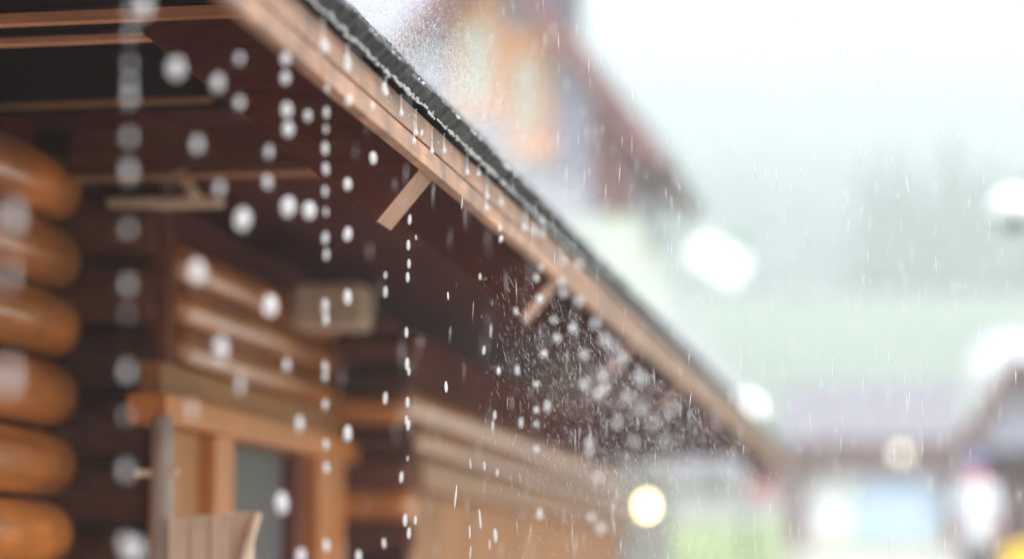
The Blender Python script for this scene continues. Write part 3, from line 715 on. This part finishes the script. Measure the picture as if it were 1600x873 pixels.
def drop(px, py, fam, wpx, hpx, xoff=0):
    """a drop in the curtain of water below the roof edge"""
    X = XE + .045 + xoff; p = at_x(px, py, X); d = (p - CAM).dot(fw)
    s = d / F
    o = bpy.data.objects.new('water_drop', drop_long if hpx > 1.6 * wpx else drop_round); COL.objects.link(o)
    o.location = p; hh = 2.0 if hpx > 1.6 * wpx else 1.3
    wpx *= .86; hpx *= .92
    o.scale = (wpx * s, wpx * s, hpx * s / hh); o.rotation_euler = (qd.uniform(-.1, .1), qd.uniform(-.1, .1), qd.uniform(0, 6))
    tag(o, DR[fam][0], 'water drop', DR[fam][1]); return o
for (y, b) in [(18, .6), (52, .6), (100, .55), (128, .6), (152, .8), (215, .7), (268, .9), (358, .6), (445, .7), (490, .4), (580, .8), (650, .5), (735, .8), (850, .9)]:
    drop(204 - y * .010, y, 'corner', 20 * b, 34 * b)
for (x, y, b) in [(508, 75, 1), (511, 138, .6), (510, 176, .8), (509, 202, .6), (508, 232, .9), (509, 264, .9), (508, 299, .75), (509, 331, .6), (508, 372, .9), (510, 398, .8), (508, 478, 1.0), (509, 498, .9), (508, 573, .8), (508, 588, .7), (508, 632, .75), (509, 694, .75), (510, 730, .75), (510, 852, .9)]:
    drop(x, y, 'door', 13 * b, 24 * b)
for (x, y, b) in [(640, 343, 1), (650, 371, .5), (638, 383, 1), (639, 412, .9), (637, 433, 1), (635, 519, 1), (636, 568, 1.2), (639, 580, .8), (637, 628, 1), (635, 656, .9), (638, 664, 1), (627, 745, 1.1), (633, 812, 1.2), (649, 812, .8), (639, 832, 1.1), (637, 716, .5), (602, 430, .7), (602, 456, 1.1), (602, 622, 1.2), (600, 848, 1)]:
    drop(x, y, 'tail', 7.5 * b, 18 * b)
for (x, y, w_, h_) in [(x, y, w_ * (1.12 if w_ >= 22 else 1), h_) for (x, y, w_, h_) in [(225, 12, 24, 34), (275, 107, 26, 34), (340, 130, 20, 28), (374, 92, 13, 18), (374, 161, 15, 20), (308, 226, 17, 26), (343, 294, 15, 22), (446, 92, 17, 22), (446, 122, 16, 22), (448, 172, 19, 26), (450, 202, 20, 26), (420, 237, 13, 22), (418, 285, 15, 22), (481, 181, 13, 18), (379, 343, 27, 38), (450, 323, 25, 34), (483, 329, 22, 30), (308, 424, 26, 40), (422, 478, 26, 38), (345, 545, 24, 44), (440, 786, 22, 38), (468, 662, 15, 28), (448, 570, 12, 24), (20, 340, 24, 52), (15, 590, 22, 60), (210, 860, 26, 40), (470, 868, 18, 26), (545, 157, 15, 18), (543, 106, 13, 16), (543, 93, 11, 16), (543, 288, 15, 22), (543, 366, 16, 24), (543, 464, 16, 26), (543, 677, 17, 28), (583, 247, 14, 22), (582, 166, 9, 14), (506, 75, 20, 22), (600, 138, 10, 20), (560, 868, 12, 20), (14, 430, 15, 44), (300, 640, 12, 30), (375, 600, 12, 34)]]:
    drop(x, y, 'left', w_, h_)
for (x, y, w_, h_) in [(700, 462, 4, 14), (767, 516, 3, 26), (756, 547, 6, 16), (779, 579, 8, 14), (808, 578, 8, 18), (697, 604, 7, 20), (806, 486, 7, 14), (855, 634, 11, 20), (773, 648, 6, 16), (770, 664, 4, 18), (814, 660, 8, 18), (735, 724, 3, 18), (757, 727, 4, 16), (777, 738, 5, 14), (712, 775, 4, 40), (843, 803, 11, 20), (774, 836, 7, 24), (765, 850, 3, 18), (734, 830, 3, 24), (735, 862, 3, 22), (750, 810, 4, 34), (782, 374, 6, 12), (750, 432, 5, 12), (722, 316, 2.4, 24), (659, 208, 6, 12), (781, 357, 6, 12), (847, 345, 10, 10), (819, 355, 9, 12)]:
    drop(x, y, 'near', w_, h_, .03)
for (x, y, w_) in [(783, 372, 8), (838, 434, 10), (845, 418, 9), (877, 441, 12), (880, 458, 12), (843, 467, 13), (870, 528, 12), (850, 552, 11), (912, 554, 14), (895, 512, 12), (930, 505, 14), (945, 530, 15), (940, 586, 14), (912, 600, 13), (960, 540, 14), (935, 615, 16), (945, 605, 13), (921, 704, 13), (921, 690, 12), (934, 746, 12), (939, 825, 14), (924, 808, 12), (838, 600, 9), (838, 640, 9), (838, 662, 8), (838, 700, 10), (866, 500, 9), (905, 470, 13), (972, 560, 15), (1000, 590, 16), (1002, 640, 14), (980, 620, 14), (1020, 660, 14), (1040, 690, 13), (965, 660, 13), (1050, 640, 12), (990, 690, 12)]:
    drop(x, y, 'far', w_, w_ * 1.15, qd.uniform(-.02, .10))
# drips hanging from the tiles on a thread of water
def drip(px, py0, py1, w_, xoff=0):
    X = XE + .028 + xoff; a = at_x(px, py0, X); b = at_x(px, py1, X); s = (b - CAM).dot(fw) / F
    Ln = a.z - b.z; rb = w_ * s / 2; m = MB()
    pr = [(.0005, -rb * 1.1), (rb * .7, -rb * .8), (rb, 0), (rb * .8, rb * .7), (rb * .35, rb * 1.6), (rb * .2, rb * 2.6)]
    nl = 6
    for i in range(1, nl + 1): pr.append((rb * (.16 + .09 * math.sin(i * 2.1)), rb * 2.6 + (Ln - rb * 2.6) * i / nl))
    pr.append((rb * .5, Ln + rb * .3))
    m.lathe(pr, (0, 0, 0), 12); o = m.build('hanging_drip', M['water'], smooth=True); o.location = b
    tag(o, 'drip hanging on a thin thread of water from the slate edge', 'drip', 'drips hanging from the slate edge')
for (x, y0, y1, w_) in [(505, 30, 74, 14), (543, 72, 100, 13), (603, 122, 146, 9), (627, 150, 178, 8), (650, 172, 208, 7.5), (647, 180, 222, 7), (675, 200, 237, 7), (694, 210, 236, 7), (730, 240, 270, 7), (748, 258, 272, 7), (761, 266, 308, 7), (760, 290, 326, 7), (783, 300, 318, 8), (820, 335, 358, 9), (848, 352, 366, 10), (835, 345, 362, 9), (880, 385, 410, 10), (905, 400, 415, 11)]:
    drip(x, y0, y1, w_)
# water clinging along the lower edge of the slates and in their joints
def cling():
    q = random.Random(9); V = []; Fc = []
    def blob(c, r_, sx=1, sy=1, sz=1, seg=8, rings=5):
        o = len(V)
        for i in range(rings + 1):
            a = math.pi * i / rings
            for k in range(seg):
                b = 2 * math.pi * k / seg
                V.append((c[0] + r_ * sx * math.sin(a) * math.cos(b), c[1] + r_ * sy * math.sin(a) * math.sin(b), c[2] + r_ * sz * math.cos(a)))
        for i in range(rings):
            for k in range(seg):
                k2 = (k + 1) % seg; Fc.append((o + i * seg + k, o + (i + 1) * seg + k, o + (i + 1) * seg + k2, o + i * seg + k2))
    y = Y0
    while y < Y1:
        g = .5 + .5 * noise.noise((y * 5, 3, 1)); r_ = .0022 + .0048 * max(0, g - .35) + q.uniform(0, .002)
        blob((XE + .024 + q.uniform(-.004, .003), y, z_tile - .002 + q.uniform(-.004, .004)), r_, 1, q.uniform(1.5, 5), q.uniform(.8, 1.3))
        y += q.uniform(.012, .028)
    for ty in tile_ys:
        for k in range(3):
            t = k / 2; blob((XE + .021, ty + .0 + q.uniform(-.004, .004), z_tile + .010 + t * (z_top - z_tile - .015)), .004, .8, .7, 2.6)
    y = Y0
    while y < Y1:      # beads on the upper rim of the slate
        c = Vector((XE + .020, y, z_tile)) + nn * .046 + sl * q.uniform(0, .03)
        blob(c, q.uniform(.002, .0055), 1, q.uniform(.8, 3), 1, 6, 4); y += q.uniform(.015, .06)
    for i in range(700):   # beads on the fascia
        y = Y0 + (Y1 - Y0) * q.random() ** 2; blob((XE + .002, y, q.uniform(z_low, z_tile)), q.uniform(.0012, .0032), .6, 1, 1.3, 6, 4)
    me = bpy.data.meshes.new('clinging_water'); me.from_pydata(V, [], Fc); me.materials.append(M['water'])
    me.polygons.foreach_set('use_smooth', [True] * len(me.polygons))
    tag(link('clinging_water', me), 'beads of rainwater clinging along the lower edge of the slates', 'water', kind='stuff')
cling()
# many thin drops as one mesh: each a three-sided spindle along its own direction
def spindles(name, P, D, rad, label):
    P = np.asarray(P); D = np.asarray(D); rad = np.asarray(rad)[:, None]; n = len(P)
    t = D / np.linalg.norm(D, axis=1, keepdims=True)
    ref = np.tile(np.array([[0.3, 1.0, 0.1]]), (n, 1)); u = np.cross(t, ref); u /= np.linalg.norm(u, axis=1, keepdims=True); v = np.cross(t, u)
    V = np.empty((n, 6, 3)); V[:, 0] = P - D / 2; V[:, 5] = P + D / 2
    for k in range(4):
        a = k * math.pi / 2; V[:, 1 + k] = P + (u * math.cos(a) + v * math.sin(a)) * rad - D * .05
    tri = np.array([[0, 2, 1], [0, 3, 2], [0, 4, 3], [0, 1, 4], [5, 1, 2], [5, 2, 3], [5, 3, 4], [5, 4, 1]])
    Fa = (np.arange(n)[:, None, None] * 6 + tri[None]).reshape(-1, 3)
    me = bpy.data.meshes.new(name); me.vertices.add(n * 6); me.vertices.foreach_set('co', V.reshape(-1))
    me.loops.add(len(Fa) * 3); me.loops.foreach_set('vertex_index', Fa.reshape(-1).astype(np.int32))
    me.polygons.add(len(Fa)); me.polygons.foreach_set('loop_start', np.arange(len(Fa), dtype=np.int32) * 3)
    me.polygons.foreach_set('loop_total', np.full(len(Fa), 3, dtype=np.int32)); me.update(); me.validate()
    me.materials.append(M['water']); tag(link(name, me), label, 'rain', kind='stuff')
rg = np.random.default_rng(4)
# rain falling over the street
P = []; D = []; Rd = []
for i in range(3200):
    y = 4.5 + 16 * rg.random() ** 1.3; x = -1.15 + rg.random() * (1.15 + .35 + .06 * y) ; z = 1.6 + (rg.random() * .27 - .01) * y
    ln = .035 + .05 * rg.random(); sl_x = rg.normal(-.02, .06)
    P.append((x, y, z)); D.append((sl_x * ln, rg.normal(0, .05) * ln, -ln)); Rd.append(.0005 + .0006 * rg.random())
spindles('falling_rain', P, D, Rd, 'thin bright streaks of rain falling over the street')
# spray thrown up where the rain strikes the slates
P = []; D = []; Rd = []
for i in range(210000):
    y = 3.2 + 17 * rg.random() ** 1.7; h = rg.exponential(.085) ; s = rg.random() ** 1.5 * .55
    x = XE + .05 - s + rg.normal(0, .05); z = z_top + .0 + max(0, XE - x) * math.tan(TH) + .045 + h
    a = rg.normal(0, .9); ln = .003 + .006 * rg.random() + (.022 * rg.random() if rg.random() < .10 else 0)
    P.append((x, y, z)); D.append((rg.normal(0, .3) * ln, math.sin(a) * ln, math.cos(a) * ln)); Rd.append(.0003 + .0006 * rg.random() ** 2)
spindles('roof_spray', P, D, Rd, 'white spray of rain bursting on the wet roof edge')
# fine drops shaken off below the eaves
P = []; D = []; Rd = []
while len(P) < 9000:
    y = 5.9 + rg.gamma(2.2, .9); x = -1.20 + rg.gamma(2.7, .165); zr_ = rg.normal(.62, .26)
    if x > -.12 or zr_ > -.80 * x or zr_ < .02: continue
    ln = .004 + .026 * rg.random() ** 3
    P.append((x, y, 1.6 + zr_)); D.append((rg.normal(.18, .22) * ln, rg.normal(0, .2) * ln, -ln)); Rd.append(.0002 + .0004 * rg.random() ** 2)
spindles('eave_drizzle', P, D, Rd, 'fine drops scattering below the dripping eaves')

# ------------------------------------------------------------------ haze
hz = bpy.data.materials.new('rain_haze'); hz.use_nodes = True; hz.node_tree.nodes.clear()
o = N(hz, 'ShaderNodeOutputMaterial'); v = N(hz, 'ShaderNodeVolumePrincipled')
v.inputs['Color'].default_value = (.94, .98, 1, 1); v.inputs['Density'].default_value = .0019; v.inputs['Anisotropy'].default_value = .2
L(hz, v.outputs[0], o.inputs['Volume'])
m = MB(); m.box((-340, -30, -3), (260, 960, 345)); h_ = m.build('haze', hz); tag(h_, 'pale rain mist filling the air over the street', 'haze', kind='stuff')
